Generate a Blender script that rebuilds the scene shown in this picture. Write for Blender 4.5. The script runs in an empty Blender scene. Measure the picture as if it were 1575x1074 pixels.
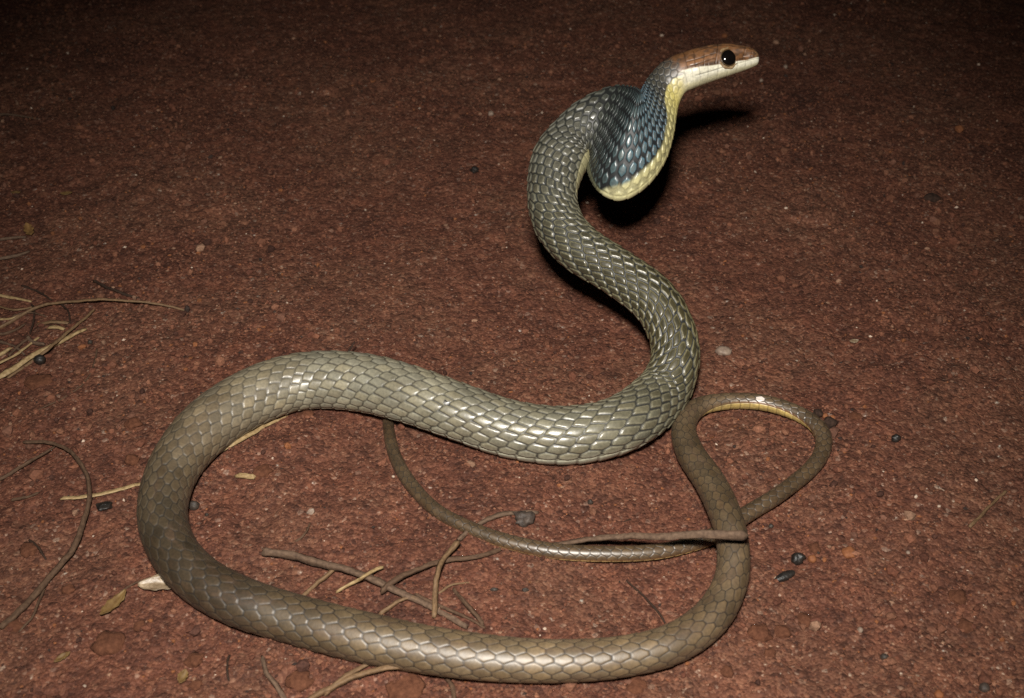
import bpy, bmesh, math, random
import numpy as np
from mathutils import Vector, Matrix

random.seed(7)
rng = np.random.default_rng(11)
scene = bpy.context.scene
COL = scene.collection

# ------------------------------------------------------------------ camera
PITCH = math.radians(38.0)          # looking down at the ground
LENS = 45.0
DC = 0.512                          # distance to the ground at the frame centre
CAM = Vector((0.0, -DC * math.cos(PITCH), DC * math.sin(PITCH)))
cd = bpy.data.cameras.new('camera')
cd.lens = LENS; cd.sensor_width = 36.0; cd.clip_start = 0.02; cd.clip_end = 200.0
cd.dof.use_dof = True; cd.dof.focus_distance = 0.48; cd.dof.aperture_fstop = 22.0
cam = bpy.data.objects.new('camera', cd); COL.objects.link(cam)
cam.location = CAM; cam.rotation_euler = (math.pi / 2 - PITCH, 0, 0)
scene.camera = cam

# ------------------------------------------------------------------ night sky
w = bpy.data.worlds.new('World'); scene.world = w; w.use_nodes = True
nt = w.node_tree
bg = nt.nodes['Background']
sky = nt.nodes.new('ShaderNodeTexSky'); sky.sky_type = 'NISHITA'; sky.sun_disc = False
sky.sun_elevation = math.radians(-4.0); sky.sun_rotation = math.radians(200.0)
nt.links.new(sky.outputs[0], bg.inputs[0]); bg.inputs[1].default_value = 0.12

# ------------------------------------------------------------------ the photographer's flash, held just above the lens
fl = bpy.data.lights.new('camera_flash', 'SPOT')
fl.energy = 19.0; fl.shadow_soft_size = 0.022
fl.spot_size = math.radians(67); fl.spot_blend = 1.0; fl.color = (1.0, 0.95, 0.87)
flash = bpy.data.objects.new('camera_flash', fl); COL.objects.link(flash)
flash.location = (-0.012, CAM.y + 0.015, CAM.z + 0.098)
aim = Vector((-0.004, -0.052, 0.0)) - flash.location
flash.rotation_euler = aim.to_track_quat('-Z', 'Y').to_euler()

vs = scene.view_settings
vs.view_transform = 'Standard'; vs.look = 'None'; vs.gamma = 1.0; vs.exposure = 0.0
vs.use_curve_mapping = False
scene.render.engine = 'CYCLES'
scene.cycles.use_denoising = False

# ------------------------------------------------------------------ surveying: photo pixel + height (or distance) -> place in metres
KPX = 36.0 / LENS / 1575.0
SP, CP = math.sin(PITCH), math.cos(PITCH)
AX_R = np.array([1.0, 0, 0]); AX_U = np.array([0, SP, CP]); AX_F = np.array([0, CP, -SP]); AX_T = -AX_F
CAMV = np.array(CAM)
def ray(px, py):
    return AX_F + (px - 787.5) * KPX * AX_R - (py - 537.0) * KPX * AX_U
def at_z(px, py, z=0.0):
    r = ray(px, py); return CAMV + r * ((z - CAMV[2]) / r[2])
def at_d(px, py, d):
    return CAMV + ray(px, py) * d
def depth_of(px, py, z):
    r = ray(px, py); return (z - CAMV[2]) / r[2]

# ------------------------------------------------------------------ noise
def _hash(ix, iy, seed):
    h = (ix.astype(np.int64) * 374761393 + iy.astype(np.int64) * 668265263 + seed * 982451653) & 0x7fffffff
    h = ((h ^ (h >> 13)) * 1274126177) & 0x7fffffff
    h = ((h ^ (h >> 16)) * 2246822519) & 0x7fffffff
    return (h % 65536) / 65535.0
def vnoise(x, y, seed=0):
    ix = np.floor(x); iy = np.floor(y); fx = x - ix; fy = y - iy
    fx = fx * fx * (3 - 2 * fx); fy = fy * fy * (3 - 2 * fy)
    a = _hash(ix, iy, seed); b = _hash(ix + 1, iy, seed); c = _hash(ix, iy + 1, seed); d = _hash(ix + 1, iy + 1, seed)
    return (a + (b - a) * fx) * (1 - fy) + (c + (d - c) * fx) * fy - 0.5
def ground_h(x, y):
    x = np.asarray(x, float); y = np.asarray(y, float)
    n = 0.0034 * vnoise(x * 13, y * 13, 1) + 0.0024 * vnoise(x * 34 + 5, y * 34, 2)
    n = n + 0.0013 * vnoise(x * 90, y * 90, 3) + 0.0008 * vnoise(x * 210, y * 210, 4) + 0.0009 * vnoise(x * 460, y * 460, 5)
    c = vnoise(x * 120 + 40, y * 120, 8)                     # low crumbly plates
    n = n + 0.0007 * np.clip(c * 6, -1, 1) * np.clip(vnoise(x * 22, y * 22, 9) * 3 + .2, 0, 1)
    return n
def smooth(a, b, x):
    t = np.clip((x - a) / (b - a), 0, 1); return t * t * (3 - 2 * t)

# ------------------------------------------------------------------ helpers
def mesh_np(name, verts, faces, smooth_shade=True):
    """faces: (n,k) integer array, every face with k corners"""
    verts = np.asarray(verts, np.float32); faces = np.asarray(faces, np.int32)
    me = bpy.data.meshes.new(name)
    n, k = faces.shape
    me.vertices.add(len(verts)); me.vertices.foreach_set('co', verts.ravel())
    me.loops.add(n * k); me.loops.foreach_set('vertex_index', faces.ravel())
    me.polygons.add(n)
    me.polygons.foreach_set('loop_start', np.arange(0, n * k, k, dtype=np.int32))
    me.polygons.foreach_set('loop_total', np.full(n, k, np.int32))
    me.polygons.foreach_set('use_smooth', np.full(n, smooth_shade, bool))
    me.update(calc_edges=True); me.validate()
    return me
def link(name, me, mat, parent=None):
    o = bpy.data.objects.new(name, me); COL.objects.link(o)
    if mat: me.materials.append(mat)
    if parent: o.parent = parent
    return o
def tag(o, label, cat=None, group=None, kind=None):
    o['label'] = label
    if cat: o['category'] = cat
    if group: o['group'] = group
    if kind: o['kind'] = kind
    return o
def set_col(me, col):
    a = me.attributes.new('Col', 'FLOAT_COLOR', 'POINT')
    c = np.ones((len(me.vertices), 4), np.float32); c[:, :3] = col
    a.data.foreach_set('color', c.ravel())
def new_mat(name):
    m = bpy.data.materials.new(name); m.use_nodes = True
    t = m.node_tree; b = t.nodes['Principled BSDF']
    return m, t, b
def N(t, typ, **kw):
    n = t.nodes.new(typ)
    for k, v in kw.items(): setattr(n, k, v)
    return n
def ramp(t, stops, src=None, interp='LINEAR'):
    r = t.nodes.new('ShaderNodeValToRGB'); r.color_ramp.interpolation = interp
    e = r.color_ramp.elements
    while len(e) < len(stops): e.new(0.5)
    for k, (p, c) in enumerate(stops): e[k].position = p; e[k].color = (*c, 1)
    if src is not None: t.links.new(src, r.inputs[0])
    return r
def mixc(t, fac, a, b, mode='MIX'):
    m = t.nodes.new('ShaderNodeMix'); m.data_type = 'RGBA'; m.blend_type = mode
    for sock, v in ((m.inputs[0], fac), (m.inputs[6], a), (m.inputs[7], b)):
        if hasattr(v, 'is_linked'): t.links.new(v, sock)
        elif isinstance(v, (int, float)): sock.default_value = v
        else: sock.default_value = (*v, 1)
    return m.outputs[2]

# ------------------------------------------------------------------ materials
def mat_soil(name, grains=True):
    m, t, b = new_mat(name)
    tc = N(t, 'ShaderNodeTexCoord'); P = tc.outputs['Object']
    v = N(t, 'ShaderNodeTexVoronoi'); v.inputs['Scale'].default_value = 620; t.links.new(P, v.inputs['Vector'])
    v2 = N(t, 'ShaderNodeTexVoronoi'); v2.inputs['Scale'].default_value = 1250; t.links.new(P, v2.inputs['Vector'])
    n1 = N(t, 'ShaderNodeTexNoise'); n1.inputs['Scale'].default_value = 16; n1.inputs['Detail'].default_value = 6; t.links.new(P, n1.inputs['Vector'])
    n2 = N(t, 'ShaderNodeTexNoise'); n2.inputs['Scale'].default_value = 85; n2.inputs['Detail'].default_value = 5; t.links.new(P, n2.inputs['Vector'])
    sep = N(t, 'ShaderNodeSeparateColor'); t.links.new(v.outputs['Color'], sep.inputs[0])
    sep2 = N(t, 'ShaderNodeSeparateColor'); t.links.new(v2.outputs['Color'], sep2.inputs[0])
    base = ramp(t, [(0.28, (0.080, 0.030, 0.018)), (0.46, (0.122, 0.046, 0.027)), (0.58, (0.120, 0.051, 0.030)), (0.74, (0.168, 0.068, 0.040))], n1.outputs[0])
    mid = ramp(t, [(0.35, (0.82, 0.80, 0.80)), (0.5, (1, 1, 1)), (0.68, (1.14, 1.1, 1.06))], n2.outputs[0])
    c1 = mixc(t, 1.0, base.outputs[0], mid.outputs[0], 'MULTIPLY')
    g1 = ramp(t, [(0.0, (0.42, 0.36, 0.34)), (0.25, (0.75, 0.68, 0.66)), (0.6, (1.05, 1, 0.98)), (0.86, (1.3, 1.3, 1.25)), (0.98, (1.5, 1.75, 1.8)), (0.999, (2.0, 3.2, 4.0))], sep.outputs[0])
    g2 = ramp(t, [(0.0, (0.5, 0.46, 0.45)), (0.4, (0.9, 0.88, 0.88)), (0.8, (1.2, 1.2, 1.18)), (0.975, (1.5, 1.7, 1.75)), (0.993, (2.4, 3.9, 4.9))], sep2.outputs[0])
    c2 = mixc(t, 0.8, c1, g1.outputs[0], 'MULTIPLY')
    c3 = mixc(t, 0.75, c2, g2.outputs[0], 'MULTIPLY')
    t.links.new(c3, b.inputs['Base Color'])
    b.inputs['Roughness'].default_value = 0.8
    b.inputs['Specular IOR Level'].default_value = 0.35
    # grain relief
    a = N(t, 'ShaderNodeMath', operation='MULTIPLY'); t.links.new(v.outputs['Distance'], a.inputs[0]); a.inputs[1].default_value = -1.0
    a2 = N(t, 'ShaderNodeMath', operation='MULTIPLY_ADD'); t.links.new(v2.outputs['Distance'], a2.inputs[0]); a2.inputs[1].default_value = -0.55
    t.links.new(a.outputs[0], a2.inputs[2])
    a3 = N(t, 'ShaderNodeMath', operation='MULTIPLY_ADD'); t.links.new(n2.outputs[0], a3.inputs[0]); a3.inputs[1].default_value = 0.7
    t.links.new(a2.outputs[0], a3.inputs[2])
    bp = N(t, 'ShaderNodeBump'); bp.inputs['Strength'].default_value = 0.85; bp.inputs['Distance'].default_value = 0.0006
    t.links.new(a3.outputs[0], bp.inputs['Height']); t.links.new(bp.outputs[0], b.inputs['Normal'])
    return m
SOIL = mat_soil('red_soil')

def mat_attr(name, rough=0.8, spec=0.3, bump=0.0, bscale=900, var=0.25):
    m, t, b = new_mat(name)
    at = N(t, 'ShaderNodeAttribute', attribute_name='Col')
    tc = N(t, 'ShaderNodeTexCoord')
    n = N(t, 'ShaderNodeTexNoise'); n.inputs['Scale'].default_value = bscale; n.inputs['Detail'].default_value = 4
    t.links.new(tc.outputs['Object'], n.inputs['Vector'])
    r = ramp(t, [(0.3, (1 - var,) * 3), (0.7, (1 + var,) * 3)], n.outputs[0])
    t.links.new(mixc(t, 1.0, at.outputs['Color'], r.outputs[0], 'MULTIPLY'), b.inputs['Base Color'])
    b.inputs['Roughness'].default_value = rough; b.inputs['Specular IOR Level'].default_value = spec
    if bump:
        bp = N(t, 'ShaderNodeBump'); bp.inputs['Strength'].default_value = 0.6; bp.inputs['Distance'].default_value = bump
        t.links.new(n.outputs[0], bp.inputs['Height']); t.links.new(bp.outputs[0], b.inputs['Normal'])
    return m
CRUMB = mat_attr('soil_crumb', 0.85, 0.3, 0.0004, 1400, 0.3)

def mat_plain(name, c1, c2, scale=300, rough=0.7, spec=0.3, bump=0.0003, stretch=None):
    m, t, b = new_mat(name)
    tc = N(t, 'ShaderNodeTexCoord'); src = tc.outputs['Object']
    if stretch:
        src = tc.outputs['UV']
        mp = N(t, 'ShaderNodeMapping'); mp.inputs['Scale'].default_value = stretch
        t.links.new(src, mp.inputs[0]); src = mp.outputs[0]
    n = N(t, 'ShaderNodeTexNoise'); n.inputs['Scale'].default_value = 1.0 if stretch else scale
    n.inputs['Detail'].default_value = 6; n.inputs['Roughness'].default_value = 0.6
    t.links.new(src, n.inputs['Vector'])
    r = ramp(t, [(0.32, c1), (0.68, c2)], n.outputs[0]); t.links.new(r.outputs[0], b.inputs['Base Color'])
    b.inputs['Roughness'].default_value = rough; b.inputs['Specular IOR Level'].default_value = spec
    bp = N(t, 'ShaderNodeBump'); bp.inputs['Strength'].default_value = 0.7; bp.inputs['Distance'].default_value = bump
    t.links.new(n.outputs[0], bp.inputs['Height']); t.links.new(bp.outputs[0], b.inputs['Normal'])
    return m
FIB = (34, 46, 1)
STRAW = mat_plain('pale_straw', (0.20, 0.125, 0.055), (0.44, 0.32, 0.165), rough=0.55, stretch=FIB)
TAN = mat_plain('tan_stalk', (0.10, 0.058, 0.03), (0.22, 0.135, 0.07), rough=0.65, stretch=FIB)
BARK = mat_plain('brown_twig', (0.05, 0.027, 0.016), (0.125, 0.073, 0.043), rough=0.8, stretch=FIB)
GREY = mat_plain('weathered_twig', (0.068, 0.041, 0.027), (0.16, 0.102, 0.066), rough=0.8, stretch=FIB)
ROOT = mat_plain('dark_root', (0.018, 0.010, 0.007), (0.05, 0.027, 0.016), rough=0.85, stretch=FIB)
YLEAF = mat_plain('yellow_leaf', (0.10, 0.052, 0.018), (0.22, 0.14, 0.05), 260, 0.6)
HUSK = mat_plain('cream_husk', (0.13, 0.085, 0.048), (0.38, 0.29, 0.19), 420, 0.4, 0.5)
BLEAF = mat_plain('brown_leaf', (0.14, 0.07, 0.025), (0.34, 0.2, 0.07), 260, 0.7)
BLACK = mat_plain('black_gloss', (0.006, 0.006, 0.006), (0.03, 0.024, 0.02), 420, 0.42, 0.45, 0.0007)
SLATE = mat_plain('dark_stone', (0.02, 0.015, 0.012), (0.06, 0.046, 0.036), 420, 0.55, 0.35, 0.0005)
GSTONE = mat_plain('grey_stone', (0.03, 0.022, 0.018), (0.09, 0.066, 0.052), 500, 0.6, 0.4, 0.0005)
PALE = mat_plain('pale_stone', (0.15, 0.10, 0.075), (0.33, 0.25, 0.19), 500, 0.6, 0.4, 0.0004)
ORANGE = mat_plain('orange_stone', (0.16, 0.055, 0.022), (0.28, 0.11, 0.045), 500, 0.7, 0.3, 0.0004)
CLOD = mat_plain('earth_clod', (0.07, 0.026, 0.014), (0.145, 0.058, 0.031), 650, 0.9, 0.2, 0.0009)
CLODD = mat_plain('dark_earth_clod', (0.02, 0.012, 0.009), (0.06, 0.034, 0.024), 650, 0.9, 0.2, 0.0008)

# ------------------------------------------------------------------ ground: one sheet, fine where the snake lies, reaching to the horizon
def axis(lo, hi, step, far):
    core = np.arange(lo, hi + step / 2, step)
    g = []; d = step; x = 0
    while x < far: d *= 1.22; x += d; g.append(x)
    g = np.array(g)
    return np.concatenate([lo - g[::-1], core, hi + g])
GX = axis(-0.33, 0.33, 0.0013, 60.0); GY = axis(-0.18, 0.36, 0.0013, 60.0)
X, Y = np.meshgrid(GX, GY)
Z = ground_h(X, Y)
nx, ny = len(GX), len(GY)
idx = np.arange(nx * ny).reshape(ny, nx)
F4 = np.stack([idx[:-1, :-1], idx[:-1, 1:], idx[1:, 1:], idx[1:, :-1]], -1).reshape(-1, 4)
gme = mesh_np('ground', np.stack([X, Y, Z], -1).reshape(-1, 3), F4)
ground = link('ground', gme, SOIL)
tag(ground, 'bare red-brown gritty earth under the snake', kind='structure')

# ------------------------------------------------------------------ loose crumbs of soil (uncountable)
def ico(sub):
    bm = bmesh.new(); bmesh.ops.create_icosphere(bm, subdivisions=sub, radius=1.0)
    v = np.array([x.co[:] for x in bm.verts]); f = np.array([[q.index for q in p.verts] for p in bm.faces]); bm.free()
    return v, f
IV, IF = ico(1)
OV = np.array([(1, 0, 0), (-1, 0, 0), (0, 1, 0), (0, -1, 0), (0, 0, 1), (0, 0, -1)], float)
OF = np.array([(4, 0, 2), (4, 2, 1), (4, 1, 3), (4, 3, 0), (5, 2, 0), (5, 1, 2), (5, 3, 1), (5, 0, 3)])
pal = np.array([(0.20, 0.082, 0.05), (0.26, 0.115, 0.07), (0.15, 0.06, 0.038), (0.30, 0.145, 0.09), (0.22, 0.11, 0.075),
                (0.10, 0.045, 0.032), (0.40, 0.25, 0.17), (0.34, 0.14, 0.06), (0.80, 0.68, 0.56), (0.05, 0.035, 0.03)])
def grains(nc, s0, sig, smin, smax, bv, bf):
    cx = rng.uniform(-0.34, 0.34, nc); cy = -0.19 + 0.58 * rng.uniform(0, 1, nc) ** 1.2
    clump = vnoise(cx * 18, cy * 18, 21) + 0.6 * vnoise(cx * 50, cy * 50, 22)
    size = np.clip(s0 * np.exp(rng.normal(0, sig, nc)) * (1 + 0.5 * np.clip(clump * 2, -0.4, 1)), smin, smax)
    cz = ground_h(cx, cy) + size * 0.42
    th = rng.uniform(0, 2 * math.pi, nc); ct, st = np.cos(th)[:, None], np.sin(th)[:, None]
    sc = rng.uniform(0.65, 1.3, (nc, 3)); sc[:, 2] *= 0.8
    V = bv[None] * rng.uniform(0.75, 1.25, (nc, len(bv), 1)) * sc[:, None, :] * size[:, None, None]
    V = np.stack([V[..., 0] * ct - V[..., 1] * st + cx[:, None], V[..., 0] * st + V[..., 1] * ct + cy[:, None], V[..., 2] + cz[:, None]], -1).reshape(-1, 3)
    Fc = (bf[None] + (np.arange(nc) * len(bv))[:, None, None]).reshape(-1, 3)
    pk = rng.choice(len(pal), nc, p=[.26, .2, .18, .13, .1, .06, .025, .03, .004, .011])
    cc = 0.62 * pal[pk] * np.array([1, .90, .84]) * rng.uniform(0.75, 1.25, (nc, 1))
    return V, Fc, np.repeat(cc, len(bv), 0)
g1 = grains(85000, 0.00040, 0.32, 0.0002, 0.0009, OV, OF); g2 = grains(9000, 0.00070, 0.40, 0.0004, 0.0022, IV, IF)
cme = mesh_np('soil_crumbs', np.concatenate([g1[0], g2[0]]), np.concatenate([g1[1], g2[1] + len(g1[0])]), False)
set_col(cme, np.concatenate([g1[2], g2[2]]))
crumbs = link('soil_crumbs', cme, CRUMB)
tag(crumbs, 'loose reddish grit and crumbs strewn over the earth', 'grit', kind='stuff')

# ------------------------------------------------------------------ the snake
# Sections from snout to tail.  Raised sections: dorsal and ventral edge in the photo, distance from the camera, half thickness.
# Lying sections: centre in the photo, radius, clearance above the soil, roll of the back away from the camera.
SEC = []   # pos, dorsal dir, r_dorsal, r_lateral, N rows, scale length, name keys
def raised(D, Vv, d, rl, tilt=0.0, **k):
    a = at_d(*D, d); b = at_d(*Vv, d); c = (a + b) / 2; u = (a - b); r = np.linalg.norm(u) / 2; u = u / np.linalg.norm(u)
    a_ = math.radians(tilt); lw = rl * KPX * d
    u = u * math.cos(a_) + AX_T * math.sin(a_)
    r = math.sqrt(max(r * r - (lw * math.sin(a_)) ** 2, (0.6 * r) ** 2)) / math.cos(a_)
    SEC.append(dict(p=c, u=u, rd=r, rl=lw, **k))
def turned(c, r, d, vec, **k):
    p = at_d(*c, d); u = vec[0] * AX_R + vec[1] * AX_U + vec[2] * AX_T; u = u / np.linalg.norm(u)
    SEC.append(dict(p=p, u=u, rd=r * KPX * d, rl=r * KPX * d, **k))
def lying(c, r, lift=0.0, roll=12.0, flat=0.93, **k):
    rw = r * KPX * 0.47
    for _ in range(4):
        z = rw * 0.9 + lift; d = depth_of(*c, z); rw = r * KPX * d
    p = at_z(*c, rw * 0.9 + lift)
    a = math.radians(roll)
    SEC.append(dict(p=p, u=np.array([0, math.sin(a), math.cos(a)]), rd=rw * flat, rl=rw * 1.02, **k))

HD = 0.509
raised((1166.5, 86), (1167, 94), HD, 4.5, 0)
raised((1163.5, 80), (1165, 99.5), HD, 9.5, 0)
raised((1157, 75.5), (1158, 103.5), HD, 13, 0)
raised((1147, 72), (1146, 108.5), HD, 16.5, 0)
raised((1131, 69), (1130, 114), HD, 20, 0)
raised((1112, 68), (1112, 120), HD, 23, 0)
raised((1090, 70.5), (1092, 127), HD, 25.5, 0)
raised((1068, 75.5), (1077, 132.5), HD, 26.5, 0)
raised((1049, 81.5), (1065, 137), HD, 25.5, 0)
raised((1032, 88), (1056, 141), HD, 23, 0)
raised((1017, 97), (1049, 150), HD, 21, 0)
raised((1005, 109), (1043.5, 164), HD, 20, 0)
raised((995, 122), (1040, 184), HD - .002, 21, 0)
raised((990, 132), (1036, 210), HD - .005, 25, 0)
raised((987, 138), (1022, 252), HD - .010, 29, 2)
raised((985, 141), (991, 291), HD - .013, 31, 4)
raised((984, 142), (953, 308), HD - .014, 32, 8)
raised((982, 141), (920, 292), HD - .012, 32, 12)
raised((973, 136), (904, 264), HD - .003, 33, 10)
raised((948, 133), (903, 249), HD + .007, 35, 8)
raised((910, 145), (903, 241), HD + .010, 37, 8)
raised((860, 181), (904, 241), HD + .009, 38, 8)
turned((862, 246), 44, HD + .004, (-0.96, 0.22, 0.20))
turned((850, 300), 38.5, HD - .004, (-0.86, 0.05, 0.48))
turned((860, 345), 37.5, HD - .010, (-0.3, 0.05, 0.95))
turned((893, 383), 36.5, HD - .015, (0.25, 0.40, 0.88))
turned((950, 420), 36, HD - .019, (0.45, 0.62, 0.64))
turned((1003, 460), 37, HD - .023, (0.6, 0.50, 0.62))
turned((1032, 508), 36.5, HD - .027, (0.42, 0.30, 0.85))
turned((1038, 556), 37, HD - .030, (0.05, 0.30, 0.95))
turned((1015, 608), 42, HD - .0335, (-0.22, 0.62, 0.75))
lying((957, 652), 46.5, .0012, 26)
lying((876, 670), 48, 0, 26)
lying((788, 661), 47, 0, 24)
lying((707, 634), 46, .0022, 20)
lying((630, 607), 46.5, .0030, 14)
lying((552, 588), 47, .0015, 10)
lying((470, 586), 46, 0, 8)
lying((397, 607), 46, 0, 4)
lying((325, 651), 45, 0, 0)
lying((272, 712), 41, 0, 0)
lying((250, 780), 38, 0, 0)
lying((262, 838), 37.5, 0, 0)
lying((303, 888), 38, 0, 4)
lying((368, 925), 39.5, 0, 8)
lying((452, 952), 39, 0, 10)
lying((550, 978), 40, 0, 10)
lying((648, 998), 38, 0, 10)
lying((752, 1012), 36, 0, 12)
lying((850, 1017), 34, 0, 12)
lying((950, 1011), 32.5, 0, 10)
lying((1033, 991), 31.5, 0, 6)
lying((1091, 952), 30, 0, 2)
lying((1122, 900), 26.5, .0015, 0)
lying((1128, 848), 24.5, .0042, 0)
lying((1118, 798), 24.5, .0048, 0)
lying((1094, 745), 24, .0015, 0)
lying((1062, 697), 22, 0, 0)
lying((1052, 658), 18.5, 0, 5)
lying((1070, 629), 16, 0, 25)
lying((1112, 618), 14, 0, 46)
lying((1170, 619), 13.3, 0, 46)
lying((1222, 634), 13, 0, 42)
lying((1257, 656), 12.6, 0, 22)
lying((1267, 684), 12.2, 0, 5)
lying((1249, 719), 12.2, 0, 2)
lying((1197, 761), 12.6, 0, 6)
lying((1150, 790), 13, -.0006, 10)
lying((1105, 820), 13, -.0008, 14)
lying((1060, 838), 12.4, -.0004, 16)
lying((1000, 850), 12.8, 0, 18)
lying((920, 852), 13.3, 0, 18)
lying((850, 847.5), 13, 0, 18)
lying((780, 833), 12, 0, 16)
lying((722, 812), 11.4, 0, 12)
lying((670, 784), 11, 0, 6)
lying((630, 742), 10.4, 0, 2)
lying((607, 700), 9.6, 0, 0)
lying((598, 660), 8.6, -.0006, 0)
lying((598, 630), 7.2, -.001, 0)
lying((606, 606), 4.8, -.001, 0)
lying((616, 592), 1.5, -.001, 0)

NS = len(SEC)
CPp = np.array([s['p'] for s in SEC]); CU = np.array([s['u'] for s in SEC])
CRD = np.array([s['rd'] for s in SEC]); CRL = np.array([s['rl'] for s in SEC])
# keyed along the section number: scale rows, scale length (m), gap of bare skin, relief (m)
def keyed(k, pts):
    x = [a for a, _ in pts]; yv = np.array([b for _, b in pts], float)
    if yv.ndim == 1: return np.interp(k, x, yv)
    return np.stack([np.interp(k, x, yv[:, i]) for i in range(yv.shape[1])], -1)
def catmull(P, t):
    n = len(P); i = np.clip(np.floor(t).astype(int), 0, n - 2); f = t - i
    if P.ndim > 1: f = f[:, None]
    g = lambda q: P[np.clip(q, 0, n - 1)]
    p0, p1, p2, p3 = g(i - 1), g(i), g(i + 1), g(i + 2)
    return 0.5 * (2 * p1 + (p2 - p0) * f + (2 * p0 - 5 * p1 + 4 * p2 - p3) * f ** 2 + (3 * p1 - p0 - 3 * p2 + p3) * f ** 3)

tt = np.linspace(0, NS - 1, NS * 120)
pp = catmull(CPp, tt)
seg = np.linalg.norm(np.diff(pp, axis=0), axis=1)
LEN = [(0, .0042), (10, .0032), (13, .0029), (17, .0027), (20, .0032), (23, .0048), (27, .0058), (30, .0062), (36, .0062), (44, .0058), (52, .0055), (57, .0046), (62, .0035), (72, .0034), (NS - 1, .0028)]
du = seg / keyed((tt[1:] + tt[:-1]) / 2, LEN)
uc = np.concatenate([[0], np.cumsum(du)])
SPS = 16                                             # rings per scale
nr = int(uc[-1] * SPS)
U = np.linspace(0, uc[-1], nr)
T = np.interp(U, uc, tt)
# smooth the section parameter a little so that rings advance evenly
C = catmull(CPp, T); sw_ = 1 + (.045 * vnoise(U * .16, U * 0 + 7, 51) + .02 * vnoise(U * .5, U * 0 + 9, 52)) * smooth(22, 26, T); D = catmull(CU, T); RD = np.maximum(catmull(CRD, T), 2e-4); RL = np.maximum(catmull(CRL, T), 2e-4) * sw_
TG = np.gradient(C, axis=0)
for _ in range(2):
    TG = np.stack([np.convolve(np.pad(TG[:, i], 6, 'edge'), np.ones(13) / 13, 'valid') for i in range(3)], -1)
TG /= np.linalg.norm(TG, axis=1)[:, None]
D /= np.linalg.norm(D, axis=1)[:, None]
LA = np.cross(TG, D); LA /= np.linalg.norm(LA, axis=1)[:, None]
# the raised neck and head are seen side on: their flanks face the photographer
LF = AX_T[None] - (D @ AX_T)[:, None] * D; LF /= np.linalg.norm(LF, axis=1)[:, None]
LF *= np.sign(np.dot(LA[nr // 200 + 40], AX_T))
wl_ = smooth(20.4, 22.4, T)[:, None]
LA = LF * (1 - wl_) + LA * wl_; LA /= np.linalg.norm(LA, axis=1)[:, None]
# on the ground keep the rings square to the body
lie = smooth(22, 25, T)[:, None]
Dp = np.cross(LA, TG); Dp /= np.linalg.norm(Dp, axis=1)[:, None]
Dp *= np.sign((Dp * D).sum(1))[:, None]
D = D * (1 - lie) + Dp * lie; D /= np.linalg.norm(D, axis=1)[:, None]

M = 196
# arc-length spacing round each ring (superellipse, slightly boxier head)
fine = np.linspace(0, 2 * math.pi, 721)
EXP = keyed(T, [(0, 2.0), (3, 2.35), (8, 2.3), (11, 2.0), (NS - 1, 2.0)])
THN = np.linspace(-1, 1, M, endpoint=False)          # 0 = back, +-1 = belly
cosT = np.empty((nr, M)); sinT = np.empty((nr, M))
for i in range(nr):
    e = 2 / EXP[i]
    cx_ = np.sign(np.cos(fine)) * np.abs(np.cos(fine)) ** e; sx_ = np.sign(np.sin(fine)) * np.abs(np.sin(fine)) ** e
    arc = np.concatenate([[0], np.cumsum(np.hypot(np.diff(cx_) * RD[i], np.diff(sx_) * RL[i]))])
    q = np.interp(((THN % 2) / 2) * arc[-1], arc, fine)
    cosT[i] = np.sign(np.cos(q)) * np.abs(np.cos(q)) ** e; sinT[i] = np.sign(np.sin(q)) * np.abs(np.sin(q)) ** e
# scale lattice
VEN = keyed(T, [(0, .74), (10, .74), (12.5, .88), (17, .93), (18.5, .88), (20, .80), (22, .72), (30, .715), (50, .72), (59, .68), (61, .60), (64, .60), (66, .66), (NS - 1, .65)])   # where the belly plates begin
ROWS = keyed(T, [(0, 13), (10, 13), (12.5, 15.5), (17, 16), (20, 15.5), (23, 14), (26, 15), (36, 15.5), (44, 12.5), (52, 10.5), (57, 9), (61, 6), (66, 5), (NS - 1, 4)])
wob = 0.06 * vnoise(U * 0.7, U * 0 + 3, 31)[:, None]
VV = THN[None] / (2 * VEN[:, None]) * ROWS[:, None] + wob
UU = np.repeat(U[:, None], M, 1) + 0.10 * vnoise(THN[None] * 9 + 0 * U[:, None], U[:, None] * 0.6, 32)
# scale rows sweep back from the spine
UU = UU + 0.55 * np.abs(THN)[None]
A = keyed(T, [(0, 1.38), (12, 1.3), (20, 1.3), (24, 1.22), (37, 1.22), (42, 1.38), (NS - 1, 1.38)])[:, None]
SH = keyed(T, [(0, 0), (10, 0), (13, .15), (18, .2), (23, .7), (31, .8), (37, .9), (41, .25), (NS - 1, .12)])[:, None] * np.tanh(THN * 9)[None] * (1 - .75 * smooth(.40, .68, np.abs(THN)))[None]
TK = np.repeat(T[:, None], M, 1)
GAP = keyed(T, [(0, .02), (11, .05), (13, .13), (16, .15), (19, .17), (21, .07), (25, .045), (29, .045), (32, .018), (37, .010), (42, .012), (NS - 1, .010)])[:, None]
j0 = np.round(VV)
cand = []
for dj in (-1, 0, 1):
    j = j0 + dj; off = 0.5 * (np.mod(j, 2)); k0 = np.round(UU - off)
    for dk in (-1, 0, 1):
        cand.append((j, k0 + dk + off))
def d2_(du_, dv_): return (du_ * A) ** 2 + (dv_ - SH * du_) ** 2
best = np.full(UU.shape, 9e9); bj = np.zeros(UU.shape); bk = np.zeros(UU.shape)
for j, k in cand:
    d2 = d2_(UU - k, VV - j)
    m_ = d2 < best; best = np.where(m_, d2, best); bj = np.where(m_, j, bj); bk = np.where(m_, k, bk)
FE = np.full(UU.shape, 9.0)
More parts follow.
